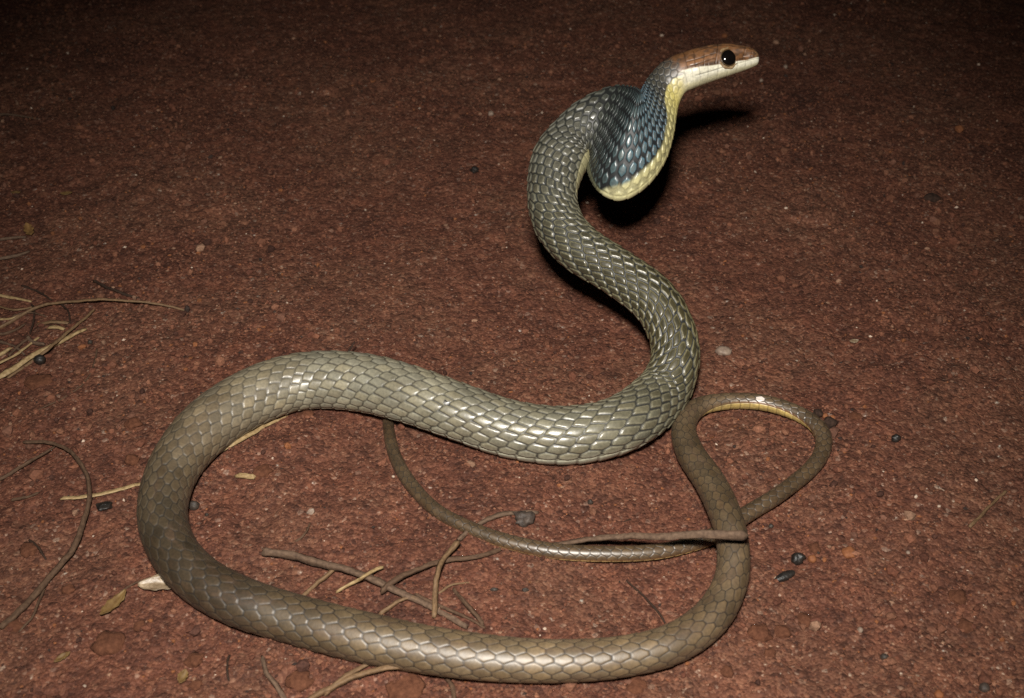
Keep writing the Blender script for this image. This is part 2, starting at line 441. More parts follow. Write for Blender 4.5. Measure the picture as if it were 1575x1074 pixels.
for j, k in cand:
    dd = np.sqrt(d2_(k - bk, j - bj)); d2 = d2_(UU - k, VV - j)
    FE = np.where(dd > 1e-6, np.minimum(FE, (d2 - best) / (2 * np.maximum(dd, 1e-6))), FE)
lu = (UU - bk); lv = (VV - bj)                        # place inside the scale
scale_rand = _hash(bj * 7 + 900, bk * 2 + 50, 5)
scale_rand2 = _hash(bj * 7 + 311, bk * 2 + 77, 9)
# belly plates
ven = smooth(0, 0.012, np.abs(THN)[None] - VEN[:, None])
pu = np.mod(U[:, None] + 0.25, 1.0) + 0 * UU
vmask = smooth(0.0, 0.10, np.minimum(pu, 1 - pu))
GAP = GAP + 0.02 * vnoise(U[:, None] * .35, THN[None] * 5 + 0 * U[:, None], 77)
SOFT = keyed(T, [(0, .13), (32, .11), (40, .085), (NS - 1, .085)])[:, None]
AS = keyed(T, [(0, 0), (20, .01), (36, .02), (42, .035), (NS - 1, .03)])[:, None]
GAP = GAP + AS * np.clip((UU - bk) * 5, -1, 1)
mask = smooth(GAP, GAP + SOFT, FE)
edge_side = smooth(0.0, 0.02, np.abs(np.abs(THN)[None] - VEN[:, None]))
PIL = keyed(T, [(0, .1), (12, .6), (18, .6), (22, .6), (30, .6), (36, .42), (42, .12), (NS - 1, .10)])[:, None]
hs = mask * (0.30 + 0.70 * np.clip(lu + 0.5, 0, 1)) + PIL * mask * (1 - np.minimum(lv * lv * 1.9 + lu * lu * 2.4, 1.2)) + 0.14 * (scale_rand2 - 0.5) * mask
hv = vmask * (0.35 + 0.5 * pu)
HT = (hs * (1 - ven) + hv * ven) * edge_side
AMP = keyed(T, [(0, 0), (8.6, 0), (11, .00012), (13, .00044), (18, .00044), (23, .00048), (30, .00052), (36, .00046), (38, .00030), (41, .00024), (44, .00022), (56, .00018), (61, .00020), (NS - 1, .00008)])[:, None]
head = 1 - smooth(8.8, 10.2, TK)
# head shaping -----------------------------------------------------------------
fdv = (1 - cosT) / 2                                   # 0 crown .. 1 chin
disp = AMP * (HT - 0.5)
# mouth slit, running back and slightly down from the snout
fm = keyed(T, [(0, .62), (2, .66), (4, .745), (6, .78), (8, .74), (9, .70)])[:, None]
slit = np.exp(-((fdv - fm) / 0.016) ** 2) * (1 - smooth(7.2, 7.8, TK)) * smooth(0.3, 1.0, TK)
disp = disp - 0.00038 * slit
# lip shields and crown shields
lipu = np.mod(T[:, None] * 1.25 + 0.1, 1.0); lipg = np.exp(-((np.minimum(lipu, 1 - lipu)) / 0.045) ** 2) * smooth(.5, .58, fdv) * head
disp = disp - 0.00011 * lipg
seam = np.zeros_like(fdv)
for tq, f0, f1 in ((2.3, 0, .55), (3.25, 0, .62), (5.55, 0, .6), (6.5, .25, .6), (7.3, .1, .55), (8.1, 0, .5)):
    seam = np.maximum(seam, np.exp(-((TK - tq - .5 * (fdv - .2)) / .035) ** 2) * smooth(f0 - .02, f0 + .02, fdv) * (1 - smooth(f1 - .02, f1 + .02, fdv)))
for fq, t0, t1 in ((.10, 2.3, 6.8), (.30, 1.0, 3.3), (.34, 5.6, 8.3), (.47, 5.6, 8.0)):
    seam = np.maximum(seam, np.exp(-((fdv - fq - .02 * np.sin(TK * 2)) / .012) ** 2) * smooth(t0, t0 + .2, TK) * (1 - smooth(t1 - .2, t1, TK)))
seam = seam * head
disp = disp - 0.00022 * seam
# canthus ridge before the eye and swelling at the jaw hinge
disp = disp + 0.0006 * np.exp(-((fdv - .24) / .10) ** 2) * np.exp(-((TK - 3.2) / 1.3) ** 2) * (np.abs(sinT) > .3)
disp = disp + 0.0009 * np.exp(-((fdv - .62) / .22) ** 2) * np.exp(-((TK - 7.3) / 1.0) ** 2) * (np.abs(sinT) > .3)
# shallow pit in front of each eye, eye socket
disp = disp - 0.0010 * np.exp(-((fdv - .50) / .12) ** 2) * np.exp(-((TK - 3.4) / 0.55) ** 2)
disp = disp - 0.0022 * np.exp(-((TK - 18.1) / .28) ** 2) * smooth(.04, .16, fdv) * (1 - smooth(.80, .95, fdv))
disp = disp - 0.0026 * np.exp(-((TK - 14.2 - 1.6 * fdv) / .6) ** 2) * (1 - smooth(.05, .36, fdv)) * smooth(0, .06, fdv)
NRM = cosT[..., None] * D[:, None] / RD[:, None, None] + sinT[..., None] * LA[:, None] / RL[:, None, None]
NRM /= np.maximum(np.linalg.norm(NRM, axis=2), 1e-9)[..., None]
VTX = C[:, None] + cosT[..., None] * D[:, None] * RD[:, None, None] + sinT[..., None] * LA[:, None] * RL[:, None, None] + NRM * disp[..., None]
# colours (scale-edge glints and one tail glint painted in) ---------------------------------------------------------
B = lambda pts: keyed(T, pts)[:, None]
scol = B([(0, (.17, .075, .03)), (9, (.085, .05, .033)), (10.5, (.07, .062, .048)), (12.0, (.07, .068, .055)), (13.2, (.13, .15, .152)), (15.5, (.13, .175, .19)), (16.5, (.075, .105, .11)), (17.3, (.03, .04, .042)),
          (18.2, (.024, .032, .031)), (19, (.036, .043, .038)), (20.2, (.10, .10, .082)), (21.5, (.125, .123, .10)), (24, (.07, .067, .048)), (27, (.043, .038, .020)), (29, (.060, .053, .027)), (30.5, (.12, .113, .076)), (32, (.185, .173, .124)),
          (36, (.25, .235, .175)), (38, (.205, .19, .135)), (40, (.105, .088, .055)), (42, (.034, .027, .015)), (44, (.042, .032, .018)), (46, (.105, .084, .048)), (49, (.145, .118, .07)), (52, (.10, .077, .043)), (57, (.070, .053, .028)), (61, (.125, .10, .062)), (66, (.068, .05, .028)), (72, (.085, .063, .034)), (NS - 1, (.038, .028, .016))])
kcol = B([(0, (.05, .028, .016)), (10, (.02, .02, .02)), (12.5, (.004, .007, .010)), (18, (.003, .005, .007)), (21, (.022, .024, .02)), (24, (.012, .014, .012)), (29, (.008, .010, .013)),
          (32, (.024, .024, .02)), (36, (.05, .046, .034)), (38, (.06, .056, .04)), (41, (.016, .013, .008)), (44, (.009, .007, .004)), (50, (.018, .014, .009)), (NS - 1, (.012, .009, .005))])
rim = B([(0, (.2, .1, .05)), (11, (.20, .19, .15)), (12.2, (.16, .18, .17)), (13.2, (.09, .24, .38)), (15, (.11, .29, .42)), (16.5, (.10, .20, .23)), (18, (.12, .16, .15)), (19.5, (.20, .22, .19)), (21, (.30, .30, .25)), (24, (.36, .34, .22)), (28, (.36, .32, .16)), (31, (.36, .34, .24)), (38, (.25, .24, .18)), (42, (.10, .09, .06)), (46, (.12, .105, .07)), (NS - 1, (.09, .072, .045))])  # glints painted as pale scale edges; the neck's blue is its own
vcol = B([(0, (.7, .68, .52)), (9, (.62, .55, .26)), (11, (.60, .50, .14)), (16, (.55, .50, .20)), (17.3, (.12, .13, .08)), (18.6, (.14, .14, .09)), (20, (.48, .44, .24)), (25, (.35, .33, .2)), (29, (.34, .33, .24)), (33, (.48, .48, .38)), (46, (.30, .29, .17)), (58, (.34, .28, .11)), (62, (.55, .46, .16)), (66, (.5, .4, .14)), (72, (.42, .32, .14)), (NS - 1, (.3, .22, .1))])
rimw = np.exp(-((FE - GAP - .10) / .07) ** 2)[..., None] * mask[..., None]
tv_ = keyed(T, [(0, .25), (34, .28), (40, .46), (NS - 1, .46)])[:, None]
tone = ((1 - tv_ / 2) + tv_ * scale_rand)[..., None] * (1 + .30 * np.clip(lu, -.6, .6))[..., None]
warm = 1 + (scale_rand2[..., None] - 0.5) * np.array([0.07, 0.01, -0.10])
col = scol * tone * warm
RW = keyed(T, [(0, 0), (12, .75), (18, .6), (21, .5), (30, .5), (36, .28), (42, .14), (NS - 1, .12)])[:, None, None]
col = col * (1 - RW * rimw) + rim * RW * rimw
col = kcol * (1 - mask[..., None]) + col * mask[..., None]
# pale outermost scale rows where the flank meets the belly
fl_c = smooth(0.10, 0.02, VEN[:, None] - np.abs(THN)[None])[..., None] * keyed(T, [(0, 0), (12, .25), (13, .8), (16, .6), (17, .1), (19, .2), (26, .15), (30, .55), (36, .35), (44, .2), (NS - 1, .15)])[:, None, None]
col = col * (1 - fl_c * mask[..., None]) + vcol * 1.05 * fl_c * mask[..., None]
# rust line above the belly of the tail
rust = np.exp(-((np.abs(THN)[None] - VEN[:, None] + .035) / .03) ** 2)[..., None] * smooth(59, 61, TK)[..., None]
col = col * (1 - .7 * rust) + np.array([.16, .055, .02]) * .7 * rust
vc = vcol * (0.55 + 0.45 * vmask[..., None])
col = col * (1 - ven[..., None]) + vc * ven[..., None]
# neck and throat: yellow reaching up the side
yb = keyed(T, [(8, .62), (9, .60), (10, .54), (11, .50), (12, .56), (13, .73), (14, .78), (15, .79), (16, .84), (16.7, .94), (17.2, 1.1)])[:, None]
yel = smooth(-.03, .03, fdv - yb + 0.03 * (scale_rand - .5)) * smooth(8.2, 9.4, TK) * (1 - smooth(18.2, 19, TK))
ycol = B([(0, (.6, .56, .4)), (9, (.64, .58, .34)), (11, (.64, .56, .19)), (13, (.64, .59, .28)), (17, (.66, .63, .37)), (NS - 1, (.5, .5, .3))]) * (0.62 + .38 * np.maximum(mask, ven))[..., None]
col = col * (1 - yel[..., None]) + ycol * yel[..., None]
# head pattern
lb = keyed(T, [(0, .42), (1, .52), (2, .60), (3, .66), (4, .66), (5, .665), (6, .64), (7, .58), (8, .53), (9, .50), (10, .5)])[:, None]
crown = np.array([.215, .098, .038]); crown2 = np.array([.115, .056, .026])
hn = vnoise(T[:, None] * 3.0, fdv * 14, 41)
hc = crown + (crown2 - crown) * smooth(-.2, .3, hn)[..., None]
hc = hc * (1 + 0.35 * np.exp(-((fdv - .42) / .05) ** 2) * smooth(4.5, 6.5, TK))[..., None]
hc = hc * (1 - 0.35 * np.exp(-((fdv - lb + .05) / .03) ** 2))[..., None]
stp = smooth(1.2, 2.4, TK)[..., None]
hc = hc * stp + (hc * np.array([1.25, 1.5, 1.6])) * (1 - stp)
hc = hc * (1 - .6 * seam[..., None])
lip = np.array([.82, .80, .66]) * (1 - 0.38 * lipg[..., None]) * (1 + .05 * hn[..., None])
lip = lip * (1 - .45 * slit[..., None])
throat = np.array([.60, .57, .38])
lip = lip + (throat - lip) * smooth(.80, .95, fdv)[..., None]
lipm = smooth(-.018, .018, fdv - lb + .015 * hn)[..., None]
hcol = hc * (1 - lipm) + lip * lipm
hw = (1 - smooth(8.3, 9.7, TK + 0.8 * hn))[..., None]
col = col * (1 - hw) + hcol * hw
# nostril
nost = np.exp(-((fdv - .36) / .055) ** 2 - ((TK - 1.75) / .16) ** 2) * (np.abs(sinT) > .4)
col = col * (1 - .9 * nost[..., None])
# flash glint painted white on one upper tail scale; two dark nicks on the flank
rel = VTX - CAMV; dep = rel @ AX_F
PX = 787.5 + (rel @ AX_R) / dep / KPX; PY = 537 - (rel @ AX_U) / dep / KPX
face = ((NRM * -rel).sum(2) > 0)
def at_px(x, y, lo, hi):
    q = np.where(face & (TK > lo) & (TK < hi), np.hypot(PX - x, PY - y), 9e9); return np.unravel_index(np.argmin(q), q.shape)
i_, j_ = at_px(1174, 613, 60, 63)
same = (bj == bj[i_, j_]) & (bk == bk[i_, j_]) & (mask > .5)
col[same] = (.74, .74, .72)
for x_, y_ in ((684, 619), (690, 621)):
    i_, j_ = at_px(x_, y_, 32, 36)
    dd_ = np.linalg.norm(VTX - VTX[i_, j_], axis=2); col[np.abs(dd_ - .0005) < .0003] = (.004, .004, .004)
col = col * (1 + smooth(36, 40, TK)[..., None] * np.array([.13, 0.0, -.05]))
dn_ = vnoise(UU * .55, THN[None] * 9 + 0 * UU, 61) + .7 * vnoise(UU * 1.7, THN[None] * 26 + 0 * UU, 62) + .5 * vnoise(UU * 5, THN[None] * 70 + 0 * UU, 63)
dust = (smooth(-.05, .75, dn_ + .55 * smooth(.35, .8, np.abs(THN))[None]) * (.12 + .28 * smooth(38, 41, TK)) * smooth(29, 33, TK))[..., None]
col = col * (1 - dust) + np.array([.105, .062, .038]) * dust
col = np.clip(col, 0.002, 0.9)
# ring topology
ix = np.arange(nr * M).reshape(nr, M); ixr = np.roll(ix, -1, 1)
FS = np.stack([ix[:-1], ixr[:-1], ixr[1:], ix[1:]], -1).reshape(-1, 4)
sme = mesh_np('snake_body', VTX.reshape(-1, 3), FS)
bm = bmesh.new(); bm.from_mesh(sme); bm.verts.ensure_lookup_table()
for ring in (ix[0], ix[-1]):
    try: bm.faces.new([bm.verts[int(q)] for q in ring])
    except ValueError: pass
bmesh.ops.recalc_face_normals(bm, faces=bm.faces); bm.to_mesh(sme); bm.free()
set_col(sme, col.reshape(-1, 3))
GL = keyed(T, [(0, .55), (9, .6), (12, .8), (18, 1), (25, 1), (30, 1.0), (36, .92), (40, .45), (46, .42), (58, .40), (61, .8), (NS - 1, .6)])[:, None]
ga = sme.attributes.new('Gloss', 'FLOAT', 'POINT'); ga.data.foreach_set('value', (mask * GL * (1 - ven * .4)).astype(np.float32).ravel())

def mat_snake():
    m, t, b = new_mat('snake_skin')
    at = N(t, 'ShaderNodeAttribute', attribute_name='Col'); gl = N(t, 'ShaderNodeAttribute', attribute_name='Gloss')
    tc = N(t, 'ShaderNodeTexCoord')
    n = N(t, 'ShaderNodeTexNoise'); n.inputs['Scale'].default_value = 900; n.inputs['Detail'].default_value = 4
    t.links.new(tc.outputs['Object'], n.inputs['Vector'])
    n2 = N(t, 'ShaderNodeTexNoise'); n2.inputs['Scale'].default_value = 110; n2.inputs['Detail'].default_value = 5
    t.links.new(tc.outputs['Object'], n2.inputs['Vector'])
    r = ramp(t, [(0.3, (.80, .80, .80)), (0.7, (1.2, 1.18, 1.14))], n.outputs[0])
    r2 = ramp(t, [(0.35, (.82, .80, .78)), (0.65, (1.12, 1.12, 1.12))], n2.outputs[0])
    c = mixc(t, 1.0, at.outputs['Color'], r.outputs[0], 'MULTIPLY')
    c = mixc(t, 0.8, c, r2.outputs[0], 'MULTIPLY')
    t.links.new(c, b.inputs['Base Color'])
    mr = N(t, 'ShaderNodeMapRange'); t.links.new(gl.outputs['Fac'], mr.inputs[0])
    mr.inputs[3].default_value = 0.52; mr.inputs[4].default_value = 0.25
    ad = N(t, 'ShaderNodeMath', operation='MULTIPLY_ADD'); t.links.new(n2.outputs[0], ad.inputs[0]); ad.inputs[1].default_value = 0.16
    t.links.new(mr.outputs[0], ad.inputs[2]); t.links.new(ad.outputs[0], b.inputs['Roughness'])
    b.inputs['Specular IOR Level'].default_value = 1.0
    b.inputs['Subsurface Weight'].default_value = 0.0
    bp = N(t, 'ShaderNodeBump'); bp.inputs['Strength'].default_value = 0.35; bp.inputs['Distance'].default_value = 0.00012
    t.links.new(n.outputs[0], bp.inputs['Height']); t.links.new(bp.outputs[0], b.inputs['Normal'])
    return m
SKIN = mat_snake()
root = bpy.data.objects.new('snake', None); COL.objects.link(root)
gp = at_z(700, 800, 0); root.location = gp; root.empty_display_size = 0.02
tag(root, 'olive-brown snake with raised inflated blue neck and looping tail on red earth', 'snake')
def under(o, par):
    o.parent = par; o.matrix_parent_inverse = Matrix.Translation(-Vector(par.location)); return o
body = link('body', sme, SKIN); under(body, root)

# grit pushed up along the belly
lyi = np.where(T > 31.5)[0]
def belly_grit(nc):
    q = rng.choice(lyi, nc); side = rng.choice((-1.0, 1.0), nc); f = rng.uniform(.78, 1.18, nc)
    p = C[q] + LA[q] * (side * f * RL[q])[:, None]
    size = 0.00042 * np.exp(rng.normal(0, .38, nc)); zz = ground_h(p[:, 0], p[:, 1]) + size * rng.uniform(.1, .9, nc)
    V = OV[None] * rng.uniform(.7, 1.3, (nc, 6, 1)) * size[:, None, None] + np.stack([p[:, 0], p[:, 1], zz], -1)[:, None]
    return V.reshape(-1, 3), (OF[None] + (np.arange(nc) * 6)[:, None, None]).reshape(-1, 3), np.repeat(0.62 * pal[rng.choice(6, nc)] * np.array([1, .90, .84]) * rng.uniform(.8, 1.2, (nc, 1)), 6, 0)
bg_ = belly_grit(9000)
bme = mesh_np('belly_grit', bg_[0], bg_[1], False); set_col(bme, bg_[2])
tag(link('belly_grit', bme, CRUMB), 'reddish grit heaped along the resting belly of the snake', 'grit', kind='stuff')

# eyes -------------------------------------------------------------------------
EYE = mat_plain('eye_black', (0.004, 0.003, 0.003), (0.008, 0.006, 0.005), 200, 0.10, 0.7, 0.000002)
IRIS = mat_plain('iris_bronze', (0.035, 0.021, 0.009), (0.12, 0.075, 0.032), 900, 0.3, 0.5, 0.0001)
LID = mat_plain('eye_ring_scale', (0.16, 0.09, 0.04), (0.36, 0.25, 0.13), 700, 0.45, 0.5, 0.0002)
ie = int(np.argmin(np.abs(T - 4.63)))
le = LA[ie] if np.dot(LA[ie], AX_T) > 0 else -LA[ie]
er = 14.0 * KPX * HD
def uv_dome(r, seg=40, rings=24):
    bm = bmesh.new(); bmesh.ops.create_uvsphere(bm, u_segments=seg, v_segments=rings, radius=r)
    for f in bm.faces: f.smooth = True
    return bm
def make_eye(side):
    l = le * side
    hc_ = C[ie]
    q_ = RL[ie] * 0.80
    p0 = at_d(1119, 90, HD - q_ * float(np.dot(le, AX_T)))
    off = p0 - le * np.dot(p0 - hc_, le)
    pos = Vector(off + l * q_)
    zq = Vector(l * math.cos(.24) - TG[ie] * math.sin(.24)).to_track_quat('Z', 'Y')
    bm = uv_dome(er); me = bpy.data.meshes.new('eye'); bm.to_mesh(me); bm.free()
    e = link('eye', me, EYE); e.location = pos; e.rotation_euler = zq.to_euler()
    e.scale = (1.0, 1.0, 0.62)
    # bronze iris hugging the pupil, then the ring of small scales round the eye
    def ring(name, mat, R, rr, z, lumps):
        bm = bmesh.new(); n, k = 72, 12; vs_ = []
        for a in range(n):
            an = 2 * math.pi * a / n; q = 1 + lumps * (0.5 + 0.5 * math.cos(an * 9))
            for b_ in range(k):
                bb = 2 * math.pi * b_ / k
                rad = R + rr * math.cos(bb) * q
                vs_.append(bm.verts.new((rad * math.cos(an), rad * math.sin(an), z + rr * 0.8 * math.sin(bb) * q)))
        for a in range(n):
            for b_ in range(k):
                f = bm.faces.new((vs_[a * k + b_], vs_[((a + 1) % n) * k + b_], vs_[((a + 1) % n) * k + (b_ + 1) % k], vs_[a * k + (b_ + 1) % k])); f.smooth = True
        me = bpy.data.meshes.new(name); bm.to_mesh(me); bm.free()
        o = link(name, me, mat); o.parent = e; return o
    ring('iris', IRIS, er * 0.86, er * 0.075, er * 0.49, 0.0)
    ring('eye_ring', LID, er * 1.03, er * 0.14, er * 0.22, 0.45)
    under(e, root)
    return e
make_eye(1); make_eye(-1)

# ------------------------------------------------------------------ litter: stalks, twigs, straws
def tube(pts, r0, r1, mat, name, label, cat, flat=1.0, seed=0, knots=0.12, group=None, ends=True, abs_z=False, split=None):
    """pts: (px, py, lift in mm above the soil, or height in mm when abs_z)"""
    rs = random.Random(seed + len(pts) * 31 + int(pts[0][0] * 7 + pts[0][1]))
    W = []
    for q in pts:
        px, py = q[0], q[1]; lf = q[2] if len(q) > 2 else 0.0
        p = at_z(px, py, 0)
        for _ in range(3):
            z = lf / 1000 if abs_z else lf / 1000 + float(ground_h(p[0], p[1]))
            p = at_z(px, py, z)
        W.append(p)
    W = np.array(W)
    L = np.concatenate([[0], np.cumsum(np.linalg.norm(np.diff(W, axis=0), axis=1))])
    n = max(14, int(L[-1] / 0.0009)); ts = np.interp(np.linspace(0, L[-1], n), L, np.arange(len(W)))
    P = catmull(W, ts)
    ph0 = rs.uniform(0, 50); ss_ = np.linspace(0, L[-1], n)
    wv_ = np.stack([vnoise(ss_ * 190 + ph0, ss_ * 0 + q_, 80 + q_) + .6 * vnoise(ss_ * 520 + ph0, ss_ * 0 + q_, 84 + q_) for q_ in range(3)], -1)
    P = P + wv_ * 0.00038
    kk = KPX * 0.49
    tgt = np.gradient(P, axis=0); tgt /= np.linalg.norm(tgt, axis=1)[:, None]
    k = 10; verts = []; uvs = []
    ph = rs.uniform(0, 6)
    for i in range(n):
        f = i / (n - 1)
        r = 0.86 * (r0 + (r1 - r0) * f) * kk
        r *= 1 + 2.2 * knots * float(vnoise(np.array(i * .23 + ph0), np.array(1.5), 91)) + 1.6 * knots * float(vnoise(np.array(i * .71 + ph0), np.array(2.5), 92))
        if ends and (i == 0 or i == n - 1): r *= 0.72
        s = np.cross(tgt[i], (0, 0, 1)); s /= max(np.linalg.norm(s), 1e-6); up = np.cross(s, tgt[i])
        off = s * r * 0.35 * math.sin(f * n * 0.21 + ph) + up * r * flat * 0.75
        for j in range(k):
            a = 2 * math.pi * j / k
            fr_ = tgt[i] * (rs.uniform(-.2, 1.5) * r * (1 if i else -1)) if i in (0, n - 1) else 0
            rr = r * (1 + 0.16 * math.sin(3 * a + ph + f * 5) + .12 * math.sin(5 * a - ph + f * 9))
            verts.append(P[i] + fr_ + off + s * rr * math.cos(a) + up * rr * flat * math.sin(a))
    ixx = np.arange(n * k).reshape(n, k); ir = np.roll(ixx, -1, 1)
    fcs = [tuple(int(x) for x in q) for q in np.stack([ixx[:-1], ir[:-1], ir[1:], ixx[1:]], -1).reshape(-1, 4)]
    fcs.append(tuple(int(x) for x in ixx[0][::-1])); fcs.append(tuple(int(x) for x in ixx[-1]))
    verts = np.array(verts); org = verts[np.argmin(verts[:, 2])]
    me = bpy.data.meshes.new(name); me.from_pydata([tuple(v) for v in (verts - org)], [], fcs); me.update()
    uvl = me.uv_layers.new(name='UVMap')
    arr = np.zeros((len(me.loops), 2), np.float32); lv_ = np.empty(len(me.loops), np.int32); me.loops.foreach_get('vertex_index', lv_)
    arr[:, 0] = (lv_ // k) / n * L[-1] * 20; arr[:, 1] = np.abs((lv_ % k) - k / 2) / k * 0.12 + ph
    uvl.data.foreach_set('uv', arr.ravel())
    bm = bmesh.new(); bm.from_mesh(me); bmesh.ops.recalc_face_normals(bm, faces=bm.faces); bm.to_mesh(me); bm.free()
    me.polygons.foreach_set('use_smooth', np.ones(len(me.polygons), bool))
    o = link(name, me, mat); o.location = org
    if cat: tag(o, label, cat, group)
    return o

tube([(-25, 520), (0, 505), (58, 474, 1), (105, 466, 2.5), (160, 463, 3), (230, 467, 2), (284, 478, 0)], 3.6, 1.8, TAN, 'dry_stalk', 'thin arched tan stem lying above the crossed straws', 'stalk')
tube([(145, 434, 1), (180, 449, .6), (214, 461, 0)], 3.0, 2.2, ROOT, 'twig', 'short dark twig touching the arched tan stem from above', 'twig')
tube([(35, 440), (58, 449), (78, 462, .5)], 2.2, 1.6, ROOT, 'twig', 'short dark rootlet above the arched stem at the picture edge', 'twig')
tube([(-12, 586, .5), (30, 563, 1.2), (75, 535, 1.5), (130, 508, .5)], 6.5, 4.2, STRAW, 'straw', 'thick pale straw pointing at the shiny bluish pebble', 'straw', flat=.6)
tube([(14, 582), (50, 556, .2), (72, 540, 3.4), (105, 512, 2.0), (145, 478, .8)], 3.4, 2.6, TAN, 'straw', 'slim brown straw crossing over the thick pale straw', 'straw', flat=.8)
tube([(58, 501, .4), (82, 497, 1.0), (104, 497, .6)], 4.2, 3.2, TAN, 'straw', 'short yellowish straw stub under the arched stem', 'straw', flat=.7)
tube([(42, 520, .2), (52, 528, .6), (68, 531, .2)], 3.4, 3.4, GREY, 'straw', 'tiny grey straw stub beside the crossing of two straws', 'straw')
tube([(-15, 452, .3), (10, 457, .8), (46, 465, 0)], 4.0, 2.8, STRAW, 'straw', 'pale straw above the arched stem at the picture edge', 'straw', flat=.6)
tube([(-15, 554, .3), (18, 537, .6)], 4.4, 3.4, STRAW, 'straw', 'pale straw stub left of the thick pale straw', 'straw', flat=.7)
tube([(-20, 512), (8, 515), (40, 500)], 3.0, 2.0, BARK, 'twig', 'thin brown twig under the arched stem at the picture edge', 'twig')
tube([(-15, 372, .3), (12, 369, .8), (40, 366)], 3.4, 2.6, GREY, 'straw', 'upper of two dim straws below the brown leaf scrap', 'straw')
tube([(-15, 402, .3), (22, 396, .6), (46, 388)], 3.6, 2.6, GREY, 'straw', 'lower of two dim straws below the brown leaf scrap', 'straw')
tube([(-10, 178), (20, 178, .8), (60, 184)], 3.0, 1.6, GREY, 'straw', 'dim thin straw in the dark far corner', 'straw')
tube([(150, 538), (141, 570, .3), (122, 597), (90, 617, .3), (54, 633)], 1.7, 1.1, BARK, 'rootlet', 'hair-thin rootlet curving down below the straws', 'rootlet')
tube([(38, 681, .6), (66, 681, 1.5), (94, 689, 2.5), (122, 709, 3), (136, 745, 3), (134, 790, 2.5), (112, 845, 2), (72, 897, 1), (28, 945, .5), (4, 967, 0)], 2.6, 5.0, BARK, 'twig', 'long brown twig curving like a hook beside the snake', 'twig')
tube([(-15, 746), (20, 727, .8), (60, 704, 1.2), (84, 688, .8)], 3.2, 2.0, BARK, 'twig', 'straight thin twig meeting the top of the hooked twig', 'twig')
tube([(70, 905), (52, 945, .5), (30, 972)], 2.4, 1.4, BARK, 'twig', 'short thin twig branching beside the lower end of the hooked twig', 'twig')
tube([(20, 770), (40, 766, .4), (60, 759)], 2.6, 2.0, BARK, 'twig', 'stubby brown twig inside the hooked twig curve', 'twig')
tube([(46, 832), (60, 844, .8), (70, 860)], 2.4, 1.6, ROOT, 'twig', 'tiny dark curved twig inside the hooked twig curve', 'twig')
tube([(96, 768, .8), (140, 763, 1.0), (200, 751, .6), (216, 747, .2), (262, 735, -.9), (318, 707, .2), (360, 682, 1.0), (400, 660, .8), (440, 640, 0)], 3.6, 5.4, STRAW, 'dry_straw', 'long pale dry grass blade passing beneath the snake body', 'grass blade', flat=.45)
tube([(366, 735, .3), (392, 735, .3)], 4.6, 4.4, STRAW, 'straw', 'small pale straw stub inside the snake loop beside an orange clod', 'straw')
tube([(408, 853, 1.5), (450, 858, 2.4), (500, 869, 2.5), (560, 890, 2.0), (605, 908, 1.4), (650, 930, .6), (718, 966, 0)], 6.2, 4.0, GREY, 'branch', 'stout tapering brown twig inside the snake loop with a dark shadow', 'twig')
tube([(590, 912, 1.8), (610, 895, 2.6), (645, 876, 2.6), (690, 864, 2.0), (735, 858, 1.0), (770, 846, 0)], 4.6, 3.0, BARK, 'twig', 'arched dark twig rising from the stout tapering twig', 'twig')
tube([(519, 911, .5), (548, 895, 2.2), (560, 889, 4.4), (575, 880, 3.6), (588, 874, 2.4)], 2.2, 3.0, STRAW, 'straw', 'small yellow straw crossing over the stout tapering twig', 'straw')
tube([(464, 919), (487, 899, .8), (514, 879, 1.4)], 3.0, 3.2, TAN, 'twig', 'short tan twig leaning under the stout tapering twig', 'twig')
tube([(584, 946), (606, 932, .8), (630, 921, 1.2), (646, 926, .8)], 3.2, 2.6, TAN, 'twig', 'short bent twig just above the front of the snake', 'twig')
tube([(668, 950, .6), (668, 915, 1.5), (674, 885, 4.8), (686, 858, 4.2), (703, 836, 3.8)], 3.6, 4.4, TAN, 'twig', 'upright tan twig crossing over the arched dark twig', 'twig')
tube([(706, 832, .4), (738, 808, .4), (775, 792, .8), (826, 790, .2)], 4.2, 2.8, GREY, 'twig', 'flat brown twig lying against the tail near the grey stone', 'twig')
tube([(676, 912), (696, 900, .5), (724, 896)], 2.0, 1.3, TAN, 'twig', 'fine tan twig beside the upright twig', 'twig')
tube([(698, 908), (716, 930, .8), (742, 962, .2)], 2.8, 3.4, BARK, 'twig', 'slanting brown twig right of the upright twig', 'twig')
tube([(640, 915), (690, 940, .3), (745, 966)], 2.8, 2.2, BARK, 'twig', 'thin half-buried twig below the upright twig', 'twig')
tube([(850, 842, 2), (900, 832, 5.0), (960, 829, 9), (1040, 827, 14.0), (1090, 826, 17.6), (1120, 826, 18.6), (1146, 825, 18.6)], 3.2, 7.2, GREY, 'branch', 'long grey-brown twig resting across the snake body and tail', 'twig', abs_z=True)
tube([(964, 895), (985, 914, .4), (1003, 932, .3), (1023, 958)], 1.3, 1.9, ROOT, 'rootlet', 'thin dark rootlet inside the snake loop near the lower body bend', 'rootlet')
tube([(970, 800), (960, 803)], 1.6, 1.2, ROOT, 'rootlet', 'tiny dark fibre beside the tail above the long twig', 'rootlet')
tube([(470, 1085), (505, 1062, .6), (545, 1042, 1.4), (600, 1031, 3.0), (650, 1032, 4.0), (700, 1039, 3.6), (748, 1047, 2.6)], 4.4, 3.4, TAN, 'dry_stalk', 'long tan stem arching in front of the snake at the bottom edge', 'stalk')
tube([(500, 1068), (535, 1043, .6), (575, 1019, .8)], 4.0, 3.0, TAN, 'twig', 'tan twig splitting from the arching front stem under the body', 'twig')
tube([(404, 1012), (410, 1035, .8), (424, 1058, .8), (440, 1082)], 3.0, 4.0, GREY, 'twig', 'bent grey twig in front of the snake at the bottom edge', 'twig')
